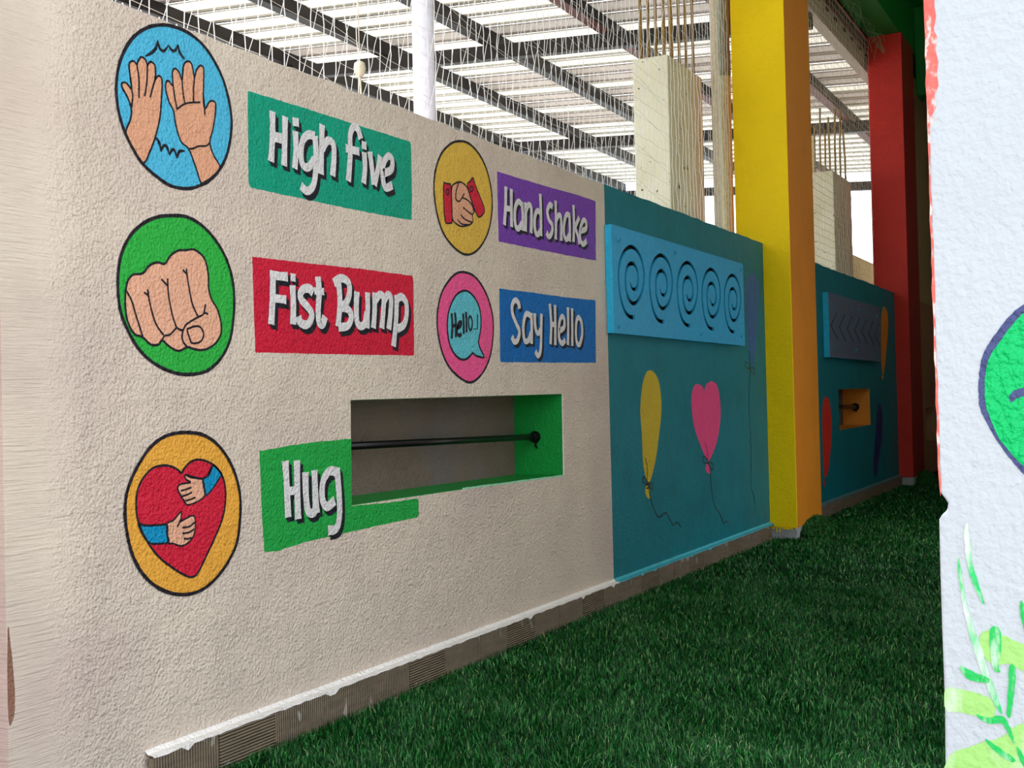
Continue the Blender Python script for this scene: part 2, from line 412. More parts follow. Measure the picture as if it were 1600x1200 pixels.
def ledge(name, x0, x1, mat):
    n = int((x1-x0)/.03); top = []; mb = MB(); 
    for i in range(n+1):
        xx = x0+(x1-x0)*i/n
        drip = random.choice([0, 0, .002, .003, .004, .016 if random.random() < .4 else .001])
        mb.v += [(xx, 0, LEDGE+.016+random.uniform(-.001, .001)), (xx, -.012, LEDGE+.004), (xx, -.036, LEDGE+.001), (xx, -.0366, LEDGE-.003-drip), (xx, 0, LEDGE-.01)]
    for i in range(n):
        for j in range(4):
            a = i*5+j; mb.f.append((a, a+1, a+6, a+5))
    return tag(mb.build(name, mat), kind='structure')
ledge('trim_1', 2.762, SPLIT, m_ledge); ledge('trim_2', SPLIT+.002, 9.79, m_ledge_c); ledge('trim_3', 10.62, 15.75, m_ledge_g)

# ================================================================== PILLARS and BEAM
def pillar(name, x0, x1, y0, y1, z0, z1, mfront, mside, label, plinth):
    e = empty(name, ((x0+x1)/2, (y0+y1)/2, 0), label, 'pillar')
    mb = MB().box(x0, x1, y0, y1, z0, z1)
    o = mb.build('shaft', [mside, mfront], e)
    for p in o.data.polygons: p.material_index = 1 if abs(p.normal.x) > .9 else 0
    bevel(o, .008, 2)
    b = MB().box(x0+.004, x1-.004, y0+.003, y1-.003, 0, z0).build('plinth', plinth, e); bevel(b, .006, 1)
    return e
yp = pillar('painted_pillar', 9.8, 10.64, -.228, .227, .10, 6.4, m_yellow, m_ochre, 'bright yellow square pillar with an ochre side, after the spiral board wall', m_conc_g)
rp = pillar('painted_pillar', 15.75, 16.62, -.175, .25, .11, 5.74, m_red, m_darkred, 'red square pillar under the green beam, at the far end of the turf', m_conc_g)
# paint runs over the plinth
for i in range(9):
    y = -.215+i*.026; d = random.uniform(.01, .05)
    MB().box(9.7965, 9.801, y, y+random.uniform(.006, .024), .10-d, .102).build('paint_run', m_yellow, yp)
gb = empty('painted_beam', (10, 0, 5.75), 'green painted ceiling beam resting on the red pillar', 'beam')
MB().box(10.64, 22, -.15, .24, 5.742, 6.4).build('beam_side', m_greenbeam, gb)
MB().box(17.0, 17.4, -2.7, -.15, 5.2, 6.4).build('cross_beam', m_greenbeam, gb)

# white pillar beside the camera: outline has a chipped notch
WX = 1.888
F = lambda px, py: face_at(px, py, WX)
edge = [F(*q) for q in ((1443.5, -260), (1443.5, 0), (1447, 150), (1452, 300), (1456, 430), (1460, 560), (1464, 680), (1468, 768), (1474, 776), (1481, 786), (1480, 797), (1472, 804), (1467, 812), (1469, 900), (1472, 990), (1476, 1100), (1477, 1200), (1479, 1400))]
edge[0] = (edge[0][0], 5.9); edge[-1] = (edge[-1][0], 0)
wp = MB().prism([(-3.3, 0), edge[-1]]+edge[-2:0:-1]+[edge[0], (-3.3, 5.9)], [], WX, WX+.3, 'x').build('white_pillar', m_white)
tag(wp, 'white plastered pillar with red edge and green plant painting, nearest at right', 'pillar'); bevel(wp, .004, 2)
def rshape(nm, px, mat, lvl, sharp=False, jit=.0006): return shape(nm, [F(*q) for q in px], mat, lvl, wp, jit, 5, WX, 'x', sharp)
m_redworn, nt, b = nodes_of('worn_coral_edge_paint', .5, .4); p = position(nt)
hh = noise(nt, p, 90, 3); bump(nt, b, hh, .003)
nt.links.new(ramp(nt, noise(nt, vscale(nt, p, (1, 1, .6)), 75, 4), [(.36, srgb(232, 92, 84)), (.52, srgb(236, 112, 104)), (.62, srgb(240, 200, 198))]), b.inputs['Base Color'])
stripe = [(1443.6, 0), (1447.2, 150), (1452.2, 300), (1456.2, 430), (1460.2, 560), (1464.2, 680), (1468, 766), (1470, 776), (1468.5, 700), (1465, 600), (1461.5, 500), (1459, 400), (1455, 300), (1452.5, 230), (1454, 200), (1459, 192), (1457, 180), (1464, 168), (1461, 150), (1466, 132), (1463, 115), (1465, 95), (1462, 80), (1464.5, 60), (1460, 45), (1463, 25), (1459, 10), (1461, -40), (1460, -120), (1442.5, -120)]
rshape('edge_stripe', stripe, m_redworn, 0, sharp=True, jit=.0012)
Rz = lambda pts: [(1500+a/3.87, 450+b/3.87) for a, b in pts]
leaf_out = Rz([(560, 20), (470, 50), (387, 98), (300, 170), (220, 270), (165, 350), (130, 430), (115, 540), (113, 640), (122, 730), (170, 830), (230, 930), (310, 1040), (387, 1130), (480, 1200), (600, 1240), (760, 1100), (840, 800), (830, 400), (720, 120)])
leaf_in = Rz([(560, 60), (470, 100), (387, 150), (320, 220), (250, 310), (190, 400), (160, 480), (150, 590), (155, 700), (185, 790), (235, 900), (310, 1000), (387, 1078), (480, 1150), (600, 1190), (730, 1060), (800, 800), (790, 410), (700, 170)])
pc = rshape('painted_leaf_disc', leaf_out, p_navy, 1); pc2 = rshape('painted_leaf_disc_fill', leaf_in, p_emerald, 2)
rshape('painted_brow', Rz([(298, 670), (300, 650), (330, 620), (387, 600), (470, 590), (470, 625), (387, 655), (345, 668), (310, 690)]), p_navy, 3)
def leafpaint(nm, c, a0=.0, streak=40):
    m, nt, b = nodes_of(nm, .5, .4); p = position(nt)
    bump(nt, b, noise(nt, p, 70, 4), .004)
    n = noise(nt, vscale(nt, p, (1, 1, .35)), streak, 4, .6)
    nt.links.new(ramp(nt, n, [(.38+a0, srgb(*c)), (.62+a0, srgb(226, 240, 230))]), b.inputs['Base Color']); return m
m_lf = leafpaint('dry_brushed_green', (40, 200, 110)); m_lf2 = leafpaint('fresh_leaf_green', (20, 190, 90), .12); m_lime = leafpaint('thin_lime_wash', (160, 214, 120), .1, 12)
Lz = lambda pts: [(1450+a/2.857, 780+b/2.857) for a, b in pts]
rshape('lime_band', Lz([(76, 850), (130, 845), (230, 870), (280, 890), (300, 940), (280, 990), (220, 970), (140, 950), (80, 940)]), m_lime, 1)
rshape('lime_band', Lz([(230, 620), (265, 585), (340, 610), (430, 650), (520, 690), (520, 800), (430, 770), (360, 735), (300, 740), (250, 700)]), m_lime, 1)
rshape('lime_band', Lz([(96, 1150), (200, 1100), (330, 1060), (400, 1010), (520, 1000), (520, 1300), (92, 1300)]), m_lime, 1)
for q in ([(175, 105), (188, 180), (200, 290), (230, 390), (250, 470), (225, 430), (190, 350), (170, 250), (162, 150)],
          [(140, 260), (150, 340), (175, 470), (210, 590), (250, 690), (270, 770), (310, 880), (330, 960), (290, 900), (250, 800), (225, 730), (185, 600), (155, 470), (135, 330)]):
    rshape('painted_leaf', Lz(q), m_lf, 2)
for q in ([(285, 570), (320, 580), (328, 660), (315, 740), (322, 770), (295, 762), (280, 690), (276, 610)],
          [(365, 745), (390, 750), (388, 830), (375, 930), (365, 975), (352, 955), (358, 850)],
          [(142, 745), (190, 765), (240, 785), (275, 800), (270, 818), (220, 815), (170, 795)],
          [(215, 958), (270, 975), (320, 965), (350, 985), (375, 1040), (390, 1095), (355, 1040), (330, 1000), (280, 1002), (240, 985)],
          [(258, 1070), (300, 1095), (350, 1130), (390, 1160), (375, 1172), (320, 1140), (275, 1100)],
          [(395, 1100), (430, 1150), (470, 1230), (440, 1210), (410, 1160)], [(418, 450), (440, 520), (450, 620), (430, 580), (412, 500)]):
    rshape('painted_leaf', Lz(q), m_lf2, 3)

# ================================================================== PAINTED SIGNS ON THE CREAM WALL
def sign(name, pts, mat, label, cat, lvl=0, n=5, sharp=False, jit=.0012):
    return tag(shape(name, pts, mat, lvl, None, jit, n, sharp=sharp), label, cat, 'painted greetings on the cream wall')
A = crop(0, 0, 3.75)
circA = A([(920, 148), (1000, 152), (1100, 192), (1190, 267), (1260, 370), (1310, 480), (1345, 620), (1355, 740), (1335, 880), (1290, 985), (1220, 1058), (1120, 1103), (1010, 1093), (920, 1038), (830, 955), (770, 860), (720, 750), (690, 640), (679, 520), (691, 400), (725, 300), (780, 218), (850, 167)])
s = sign('painted_roundel', circA, p_sky, 'blue oval roundel with two raised hands beside the High five sign', 'painting')
lhand = A([(735, 785), (762, 700), (768, 640), (745, 570), (714, 512), (714, 487), (738, 487), (768, 520), (764, 470), (755, 400), (758, 368), (780, 358), (800, 378), (806, 362), (825, 334), (850, 350), (862, 378), (880, 362), (905, 382), (910, 430), (907, 465), (925, 445), (945, 460), (948, 510), (943, 600), (935, 690), (912, 790), (880, 880), (838, 955), (780, 870)])
shape('painted_hand', lhand, p_skin, 1, s, n=4)
rhand = A([(1183, 1078), (1145, 980), (1105, 875), (1060, 830), (1030, 740), (1015, 650), (990, 600), (970, 530), (970, 487), (985, 474), (1010, 500), (1008, 430), (1020, 402), (1045, 420), (1064, 470), (1068, 440), (1075, 380), (1098, 359), (1122, 378), (1137, 450), (1150, 410), (1172, 384), (1190, 400), (1192, 450), (1190, 600), (1202, 635), (1225, 597), (1245, 592), (1262, 610), (1258, 680), (1245, 760), (1228, 835), (1250, 910), (1288, 985), (1240, 1050)])
shape('painted_hand', rhand, p_skin, 1, s, n=4)
lines('outline', [circA], .0115, p_black, 3, s, closed=(0,))
lines('outline', [lhand, rhand], .0068, p_black, 2, s, closed=(0, 1))
lines('hand_line', [A(q) for q in ([(800, 378), (812, 470), (812, 575)], [(862, 378), (858, 480), (845, 565)], [(907, 465), (885, 540), (878, 572)], [(768, 520), (775, 570), (766, 650)],
    [(1012, 500), (1020, 560), (1035, 642)], [(1064, 470), (1070, 540), (1080, 605)], [(1137, 450), (1132, 520), (1132, 597)], [(1190, 560), (1195, 620), (1198, 676)],
    [(1032, 642), (1070, 614), (1110, 602), (1170, 600)], [(1105, 872), (1130, 870), (1160, 857), (1205, 855), (1228, 835)])], .0062, p_black, 3, s)
lines('clap_mark', [A(q) for q in ([(850, 330), (885, 310), (912, 280), (922, 235)], [(922, 238), (935, 285), (960, 298), (985, 265)], [(985, 265), (1005, 295), (1025, 295), (1040, 262)], [(1040, 262), (1052, 310), (1080, 348)],
    [(905, 800), (930, 835), (942, 890)], [(942, 888), (955, 856), (975, 860), (992, 910)], [(992, 908), (1005, 880), (1020, 882), (1037, 930)], [(1035, 926), (1048, 888), (1080, 885)])], .0085, p_black, 3, s, taper=lambda t: .45+.8*math.sin(math.pi*min(1, t*1.0)))

Cc = crop(100, 310, 4)
circC = Cc([(660, 108), (760, 114), (850, 162), (930, 242), (1000, 352), (1045, 480), (1062, 620), (1055, 770), (1030, 900), (970, 1010), (880, 1083), (750, 1100), (640, 1073), (530, 1008), (450, 920), (390, 810), (350, 700), (334, 560), (341, 420), (366, 320), (420, 222), (500, 152), (580, 117)])
s = sign('painted_roundel', circC, p_green, 'green oval roundel with a clenched fist beside the Fist Bump sign', 'painting')
fist = Cc([(400, 510), (430, 477), (490, 468), (530, 422), (580, 400), (628, 408), (665, 357), (710, 327), (760, 324), (810, 320), (860, 355), (885, 400), (900, 480), (902, 560), (920, 630), (955, 690), (978, 770), (980, 840), (950, 900), (900, 937), (850, 948), (800, 938), (770, 930), (715, 953), (660, 928), (612, 888), (588, 913), (540, 913), (490, 868), (440, 848), (400, 780), (382, 690), (382, 600), (388, 550)])
shape('painted_hand', fist, p_skin2, 1, s, n=4)
lines('outline', [circC], .0115, p_black, 3, s, closed=(0,)); lines('outline', [fist], .0078, p_black, 2, s, closed=(0,))
nail = Cc([(768, 822), (790, 808), (815, 800), (850, 805), (870, 850), (850, 895), (800, 905), (785, 880)])
lines('hand_line', [nail]+[Cc(q) for q in ([(385, 575), (420, 640), (450, 740), (490, 865)], [(520, 568), (535, 660), (570, 780), (620, 855)], [(497, 588), (515, 600), (530, 618)], [(645, 500), (650, 600), (675, 730), (700, 805)], [(605, 505), (625, 525), (645, 548)],
    [(762, 438), (775, 540), (800, 660), (835, 740)], [(740, 445), (750, 458), (764, 472)], [(612, 888), (625, 860), (660, 850), (700, 808)], [(700, 805), (720, 820), (742, 825)],
    [(770, 932), (742, 895), (736, 850), (760, 790), (830, 745), (868, 722), (882, 660)], [(868, 720), (880, 716), (898, 723)])], .0068, p_black, 3, s, closed=(0,))

Ec = crop(160, 650, 4)
circE = Ec([(550, 104), (630, 120), (710, 172), (780, 262), (830, 372), (858, 500), (858, 640), (840, 780), (800, 880), (730, 988), (640, 1073), (540, 1113), (430, 1108), (330, 1063), (250, 988), (190, 880), (156, 760), (139, 620), (146, 500), (176, 400), (230, 292), (300, 192), (380, 132), (460, 107)])
s = sign('painted_roundel', circE, p_amber, 'amber oval roundel with hands hugging a red heart beside the Hug sign', 'painting')
heart = Ec([(492, 357), (470, 337), (430, 316), (380, 309), (310, 327), (250, 392), (215, 472), (209, 570), (222, 660), (270, 770), (350, 880), (450, 958), (520, 998), (558, 1006), (592, 983), (640, 890), (700, 760), (745, 650), (766, 540), (763, 430), (735, 352), (680, 297), (600, 272), (545, 290), (508, 330)])
shape('painted_heart', heart, p_heart, 1, s, n=4)
sl1 = Ec([(685, 310), (715, 330), (740, 365), (725, 395), (690, 450), (645, 495), (632, 450), (626, 400), (655, 372)]); sl2 = Ec([(222, 672), (260, 684), (330, 684), (400, 680), (404, 740), (410, 788), (350, 798), (292, 793), (248, 740)])
ha1 = Ec([(513, 368), (550, 383), (600, 392), (625, 400), (636, 450), (638, 497), (590, 535), (530, 555), (505, 525), (486, 495), (468, 452), (488, 425), (548, 415), (520, 395)])
ha2 = Ec([(400, 680), (440, 652), (468, 620), (490, 598), (488, 645), (480, 662), (520, 640), (562, 622), (577, 645), (578, 700), (566, 750), (532, 792), (490, 812), (440, 797), (410, 788)])
for q in (sl1, sl2): shape('painted_sleeve', q, p_cuff, 2, s, n=3)
for q in (ha1, ha2): shape('painted_hand', q, p_skin2, 2, s, n=3)
lines('outline', [circE], .012, p_black, 4, s, closed=(0,)); lines('outline', [heart], .0075, p_black, 3, s, closed=(0,))
lines('outline', [sl1, sl2, ha1, ha2], .006, p_black, 3, s, closed=(0, 1, 2, 3))
lines('hand_line', [Ec(q) for q in ([(515, 365), (570, 382), (620, 390), (660, 370), (685, 315)], [(486, 468), (520, 458), (550, 446)], [(494, 502), (530, 490), (556, 476)], [(515, 530), (550, 520), (578, 508)],
    [(222, 672), (280, 683), (400, 678)], [(464, 692), (480, 662)], [(495, 698), (540, 690), (572, 664)], [(497, 734), (540, 726), (570, 704)], [(505, 765), (530, 768), (552, 760)])], .0062, p_black, 5, s)

Gc = crop(660, 200, 5.333)
circG = Gc([(310, 110), (380, 127), (450, 192), (510, 292), (553, 420), (576, 560), (576, 700), (550, 850), (500, 960), (440, 1030), (370, 1056), (300, 1028), (220, 950), (160, 850), (116, 700), (95, 540), (99, 400), (126, 282), (170, 192), (240, 127)])
s = sign('painted_roundel', circG, p_gold, 'gold oval roundel with a handshake between two red cuffs', 'painting')
hs = Gc([(242, 500), (270, 462), (320, 452), (365, 488), (385, 540), (410, 620), (430, 690), (415, 722), (417, 780), (385, 808), (325, 820), (280, 798), (250, 760), (243, 650)])
cu1 = Gc([(176, 468), (190, 462), (215, 466), (233, 480), (240, 620), (245, 775), (232, 792), (212, 795), (188, 778), (176, 640)]); cu2 = Gc([(373, 475), (395, 445), (420, 417), (440, 480), (500, 630), (515, 690), (500, 722), (472, 742), (448, 715), (402, 590)])
shape('painted_hand', hs, p_skin, 1, s, n=4)
for q in (cu1, cu2): shape('painted_cuff', q, p_heart, 2, s, n=4)
lines('outline', [circG], .0105, p_black, 4, s, closed=(0,)); lines('outline', [hs, cu1, cu2], .0075, p_black, 3, s, closed=(0, 1, 2))
b1 = Gc([(208+13*math.cos(t)*.9, 532+26*math.sin(t)) for t in np.linspace(0, 5.6, 8)]); b2 = Gc([(405+12*math.cos(t), 508+22*math.sin(t)) for t in np.linspace(0, 5.6, 8)])
lines('hand_line', [b1, b2]+[Gc(q) for q in ([(298, 458), (278, 530), (275, 590), (300, 612), (322, 590), (345, 545)], [(330, 580), (370, 600), (405, 635), (428, 695)], [(335, 660), (370, 692), (412, 722)], [(315, 720), (350, 760), (410, 786)], [(290, 762), (325, 800), (390, 806)])], .007, p_black, 4, s, closed=(0, 1))

Hc = crop(660, 400, 5.333); Zc = crop(680, 440, 8.57)
circH = Hc([(335, 134), (420, 162), (490, 242), (548, 360), (583, 500), (588, 640), (570, 800), (530, 920), (470, 1010), (400, 1053), (330, 1028), (240, 950), (177, 840), (137, 700), (120, 560), (127, 440), (156, 312), (210, 217), (270, 152)])
s = sign('painted_roundel', circH, p_pink, 'pink oval roundel with an aqua speech bubble saying Hello', 'painting')
bub = Zc([(385, 122), (450, 140), (520, 210), (570, 300), (600, 400), (610, 520), (605, 640), (588, 740), (577, 815), (600, 895), (650, 1010), (580, 1003), (530, 985), (498, 958), (440, 1020), (370, 1046), (290, 1008), (220, 910), (180, 790), (160, 640), (165, 480), (190, 360), (240, 240), (300, 160)])
shape('painted_bubble', bub, p_aqua, 1, s, n=4)
lines('outline', [circH], .011, p_black, 3, s, closed=(0,)); lines('outline', [bub], .0105, p_black, 2, s, closed=(0,))
letters(Zc, [[[(215, 425), (224, 580), (216, 765)], [(260, 415), (272, 560), (270, 745)], [(222, 592), (270, 590)]], [[(290, 625), (335, 595), (345, 545), (318, 548), (288, 620), (290, 695), (318, 722), (348, 700)]],
    [[(370, 430), (377, 570), (378, 700)]], [[(408, 405), (415, 550), (415, 680)]], [([(468, 465), (490, 520), (490, 600), (470, 650), (450, 620), (442, 530), (450, 482), (468, 465)], .7)],
    [([(508, 625), (509, 638)], .42), ([(525, 627), (526, 640)], .42), ([(541, 627), (542, 640)], .42)], [([(562, 440), (562, 540), (560, 640)], .55)]], .0165, p_black, None, s, lvl=3)

B = crop(360, 0, 3.636)
s = sign('painted_sign', [wall_at(387, 142), wall_at(470, 167), wall_at(560, 196), wall_at(640, 221), wall_at(642, 226), wall_at(643.5, 300), wall_at(643, 344), wall_at(560, 329), wall_at(470, 310), wall_at(391, 293), wall_at(388, 285)], p_teal, 'teal green sign panel lettered High five, top left', 'sign', sharp=True)
letters(B, [[[(236, 632), (236, 780), (228, 918)], [(308, 662), (306, 800), (302, 942)], ([(240, 775), (306, 792)], 1.2)],
    [[(350, 690), (386, 697)], [(366, 745), (370, 850), (362, 958)]],
    [[(478, 775), (440, 766), (408, 800), (398, 870), (408, 935), (440, 950), (476, 905)], [(478, 770), (484, 880), (480, 990), (465, 1060), (432, 1085), (398, 1055)]],
    [[(518, 707), (515, 850), (512, 990)], [(520, 845), (548, 800), (580, 815), (586, 880), (578, 1000)]],
    [[(738, 790), (722, 735), (696, 722), (678, 770), (678, 880), (668, 1030)], ([(652, 842), (730, 862)], 1.0)],
    [[(744, 822), (770, 830)], [(757, 865), (762, 950), (754, 1042)]],
    [[(790, 862), (802, 960), (812, 1050)], [(848, 885), (836, 960), (816, 1052)]],
    [[(868, 985), (912, 962), (916, 905), (892, 888), (868, 930), (862, 1000), (878, 1065), (918, 1052)]]], .031, p_lettering, p_shadow, s)
D = crop(370, 380, 5.161)
s = sign('painted_sign', D([(125, 108), (600, 165), (1000, 208), (1410, 262), (1422, 280), (1430, 905), (1000, 900), (700, 893), (148, 880)]), p_crimson, 'crimson sign panel lettered Fist Bump', 'sign', sharp=True)
letters(D, [[[(287, 222), (286, 400), (274, 655)], ([(275, 258), (408, 272)], 1.0), ([(290, 442), (395, 456)], .95)],
    [([(450, 245), (450, 308)], .9), [(445, 340), (452, 480), (450, 655)]],
    [[(612, 400), (580, 366), (535, 370), (508, 410), (520, 460), (565, 510), (600, 570), (585, 635), (545, 658), (505, 632), (492, 590)]],
    [[(650, 270), (660, 400), (652, 540), (660, 635), (688, 655), (708, 590)], ([(622, 385), (700, 390)], .8)],
    [[(815, 290), (828, 480), (812, 672)], [(778, 322), (835, 282), (895, 315), (905, 400), (880, 480), (835, 512)], [(835, 515), (895, 535), (920, 595), (890, 665), (815, 676)]],
    [[(965, 390), (960, 520), (966, 630), (990, 668), (1028, 650), (1045, 560)], [(1050, 396), (1052, 530), (1046, 685)]],
    [[(1108, 398), (1108, 540), (1098, 685)], [(1110, 465), (1150, 415), (1180, 445), (1176, 560), (1166, 688)], [(1182, 465), (1216, 415), (1240, 450), (1236, 560), (1222, 694)]],
    [[(1285, 420), (1282, 600), (1260, 832)], [(1285, 455), (1325, 432), (1362, 480), (1366, 570), (1345, 655), (1290, 692)]]], .032, p_lettering, p_shadow, s)
U = crop(380, 590, 3.077)
s = sign('painted_sign', U([(78, 352), (140, 344), (230, 325), (350, 310), (519, 293), (521, 616), (700, 601), (836, 581), (843, 590), (844, 660), (835, 672), (700, 700), (500, 745), (300, 790), (160, 835), (102, 838), (92, 700)]), p_leaf, 'green sign panel lettered Hug, cut into by the niche', 'sign', sharp=True)
letters(U, [[[(200, 400), (208, 540), (214, 672)], [(256, 398), (258, 560), (262, 680)], ([(208, 546), (260, 542)], .9)], [[(297, 455), (300, 570), (312, 645), (342, 640), (345, 560)], [(340, 445), (345, 560), (352, 652)]],
    [[(452, 455), (412, 450), (382, 500), (378, 580), (400, 620), (438, 590)], [(448, 436), (460, 580), (460, 670), (445, 725), (405, 735)]]], .034, p_lettering, p_shadow, s)
s = sign('painted_sign', Gc([(622, 362), (780, 410), (1050, 492), (1300, 560), (1435, 608), (1442, 618), (1445, 1105), (1200, 1060), (900, 1000), (635, 945)]), p_violet, 'violet sign panel lettered Hand shake', 'sign', sharp=True)
letters(Gc, [[[(692, 488), (690, 640), (680, 808)], [(738, 508), (738, 660), (740, 825)], ([(690, 668), (738, 676)], 1.0)],
    [[(832, 650), (800, 612), (774, 650), (766, 730), (774, 815), (798, 838), (828, 790)], [(826, 625), (834, 740), (832, 855)]],
    [[(855, 620), (858, 740), (856, 862)], [(858, 690), (882, 640), (905, 680), (903, 876)]],
    [[(985, 715), (955, 690), (934, 740), (934, 840), (955, 888), (985, 850)], [(978, 548), (984, 700), (985, 900)]],
    [[(1082, 660), (1060, 640), (1038, 690), (1050, 760), (1078, 810), (1076, 870), (1052, 905), (1030, 870)]],
    [[(1106, 605), (1110, 760), (1108, 928)], [(1110, 770), (1136, 725), (1154, 770), (1154, 940)]],
    [[(1228, 735), (1198, 722), (1178, 800), (1178, 890), (1200, 928), (1226, 880)], [(1222, 730), (1226, 840), (1224, 946)]],
    [[(1256, 642), (1260, 800), (1256, 950)], [(1304, 745), (1284, 790), (1266, 835)], [(1268, 830), (1290, 890), (1306, 968)]],
    [[(1318, 858), (1358, 840), (1362, 790), (1340, 768), (1315, 830), (1312, 920), (1334, 968), (1366, 940)]]], .029, p_lettering, p_shadow, s, shadow=(.018, -.014))
s = sign('painted_sign', Hc([(640, 272), (900, 303), (1200, 345), (1436, 368), (1442, 380), (1445, 890), (1100, 888), (655, 884), (648, 870), (645, 600)]), p_blue, 'blue sign panel lettered Say Hello, over the niche', 'sign', sharp=True)
letters(Hc, [[[(806, 440), (798, 395), (772, 368), (746, 405), (748, 480), (778, 560), (805, 630), (790, 700), (762, 714), (742, 670)]],
    [[(902, 500), (865, 482), (842, 540), (838, 640), (852, 708), (882, 700), (902, 640)], [(903, 475), (908, 600), (906, 732)]],
    [[(932, 478), (938, 590), (958, 645), (985, 610)], [(988, 482), (986, 640), (982, 780), (962, 832), (938, 795)]],
    [[(1058, 398), (1070, 560), (1064, 735)], [(1102, 408), (1104, 560), (1104, 742)], ([(1062, 568), (1102, 572)], 1.0)],
    [[(1138, 625), (1178, 592), (1178, 525), (1158, 505), (1138, 560), (1136, 680), (1160, 728), (1188, 700)]],
    [[(1210, 428), (1212, 580), (1210, 742)]], [[(1244, 436), (1246, 590), (1246, 748)]],
    [[(1300, 512), (1324, 560), (1328, 655), (1306, 738), (1282, 710), (1276, 610), (1282, 540), (1300, 512)]]], .028, p_lettering, p_shadow, s, shadow=(.02, -.014))

# ------------------------------------------------------------------ niche rods
def rod(x0, x1, y, z0, z1, r, label):
    e = empty('grab_rail', (x0, y, z0), label, 'rail')
    MB().tube([(x0, y, z0), (x1, y, z1)], r, 16).build('rod', m_rod, e, True)
    for xx, zz, sg in ((x0, z0, 1), (x1, z1, -1)):
        MB().tube([(xx, y, zz), (xx+sg*.012, y, zz)], r*1.9, 16).build('flange', m_rod, e)
        MB().tube([(xx+sg*.012, y, zz), (xx+sg*.05, y, zz)], r*1.35, 14).build('socket', m_rod, e)
        MB().tube([(xx, y-.012, zz-.02), (xx+sg*.03, y-.012, zz-.042), (xx+sg*.012, y-.012, zz-.06)], .006, 8).build('hook', m_rod, e)
    return e
rod(h1[3][0]+.004, 5.826, .16, 1.03, 1.0, .0165, 'black horizontal grab rail fixed inside the near niche of the cream wall')
rod(12.46, 14.02, .16, 1.055, 1.03, .024, 'black grab rail in the small orange niche of the far bay')

# ================================================================== SPIRAL BOARD
def board(x0, x1, z0, z1, y, th, holes, mface, medge, label, screws, shift=0):
    e = empty('activity_board', ((x0+x1)/2, y+th, z0), label, 'board')
    o = MB().prism(rect(x0, x1, z0, z1), holes, y, y+.014).build('front_plate', [mface, medge, mface], e)
    for p in o.data.polygons:
        c = p.center
        if abs(p.normal.y) < .5:
            inner = x0+.01 < c.x < x1-.01 and z0+.01 < c.z < z1-.01
            p.material_index = 2 if inner else 1
    MB().prism(rect(x0+.001, x1-.001, z0+.001, z1-.001), [rect(x0+.03, x1-.03, z0+.03, z1-.03)], y+.0145, y+th).build('back_frame', medge, e)
    MB().box(x0+.031, x1-.031, y+.036, y+.04, z0+.031, z1-.031).build('groove_bed', m_groove, e)
    for a, b in screws:
        mb = MB(); mb.tube([(a, y-.0005, b), (a, y-.007, b), (a, y-.010, b)], [.014, .0125, .006], 14); mb.build('screw', m_screw, e, False)
        MB().tube([(a, y-.010, b), (a, y-.0118, b)], .0035, 6).build('screw', m_groove, e)
    return e
YB = -.045
Pc = crop(940, 340, 5.7125, YB)
sp = Pc([(298, 893), (250, 882), (210, 835), (177, 745), (157, 620), (151, 500), (165, 390), (200, 308), (238, 270), (272, 262), (312, 290), (352, 362), (375, 460), (378, 560), (362, 655), (330, 735), (290, 768), (250, 738), (224, 668), (214, 580), (217, 490), (238, 430), (272, 408), (302, 434), (322, 490), (327, 560), (316, 618), (294, 642), (270, 624), (256, 580)])
def outline_of(pts, w, n=5):
    q = spline(pts, n); k = len(q); L = []; R = []
    for i in range(k):
        a = np.array(q[max(i-1, 0)]); b = np.array(q[min(i+1, k-1)]); t = b-a; t /= np.linalg.norm(t)+1e-9; nn = np.array([-t[1], t[0]])
        f = 1 if i/k < .9 else 1-.5*(i/k-.9)/.1
        p = np.array(q[i]); L.append(tuple(p+nn*w*.5*f)); R.append(tuple(p-nn*w*.5*f))
    return L+R[::-1]
holes = []
so = outline_of(sp, .026)
for i in range(5): holes.append([(a+.5045*i, b-.002*i) for a, b in so])
scr = Pc([(148, 200), (655, 312), (1240, 465), (148, 968), (885, 1040), (1247, 1058)])
board(6.468, 9.07, 1.578, 2.212, YB, .042, holes, m_board, m_board_edge_lit, 'blue play board with five cut spirals on the teal wall', scr)
# chevron board
YB2 = -.06
Q = crop(1270, 420, 6, YB2)
ap = [(165, 520), (243, 540), (318, 560), (388, 575), (455, 588), (520, 602), (578, 615)]
ux = [(228, 405), (300, 425), (370, 443), (438, 462), (503, 470), (560, 493), (620, 510)]; dx = [(228, 655), (300, 670), (372, 685), (438, 695), (503, 710), (567, 718), (622, 732)]
def bar_poly(a, b, w):
    a = np.array(a); b = np.array(b); t = (b-a)/np.linalg.norm(b-a); n = np.array([-t[1], t[0]])*w/2
    return a, b, t, n
holes = []
x_a = [Q([p])[0][0] for p in ap]; x_u = [Q([p])[0][0] for p in ux]
pitch = (x_a[-1]-x_a[0])/6; arm = float(np.mean([u-a for u, a in zip(x_u, x_a)])); za = float(np.mean([Q([p])[0][1] for p in ap])); zu = float(np.mean([Q([p])[0][1] for p in ux])); zd = float(np.mean([Q([p])[0][1] for p in dx]))
for i in range(7):
    a = x_a[0]+pitch*i; g = .044
    holes.append([(a, za), (a+arm, zu), (a+arm+g, zu), (a+g*1.05, za), (a+arm+g, zd), (a+arm, zd)])
scr2 = Q([(175, 335), (425, 392), (597, 442), (190, 735), (405, 762), (590, 815)])
board(11.85, 14.44, 1.548, 2.185, YB2, .057, holes, m_board2, m_board_edge_lit, 'grey blue play board with seven cut chevrons in the dark far bay', scr2)

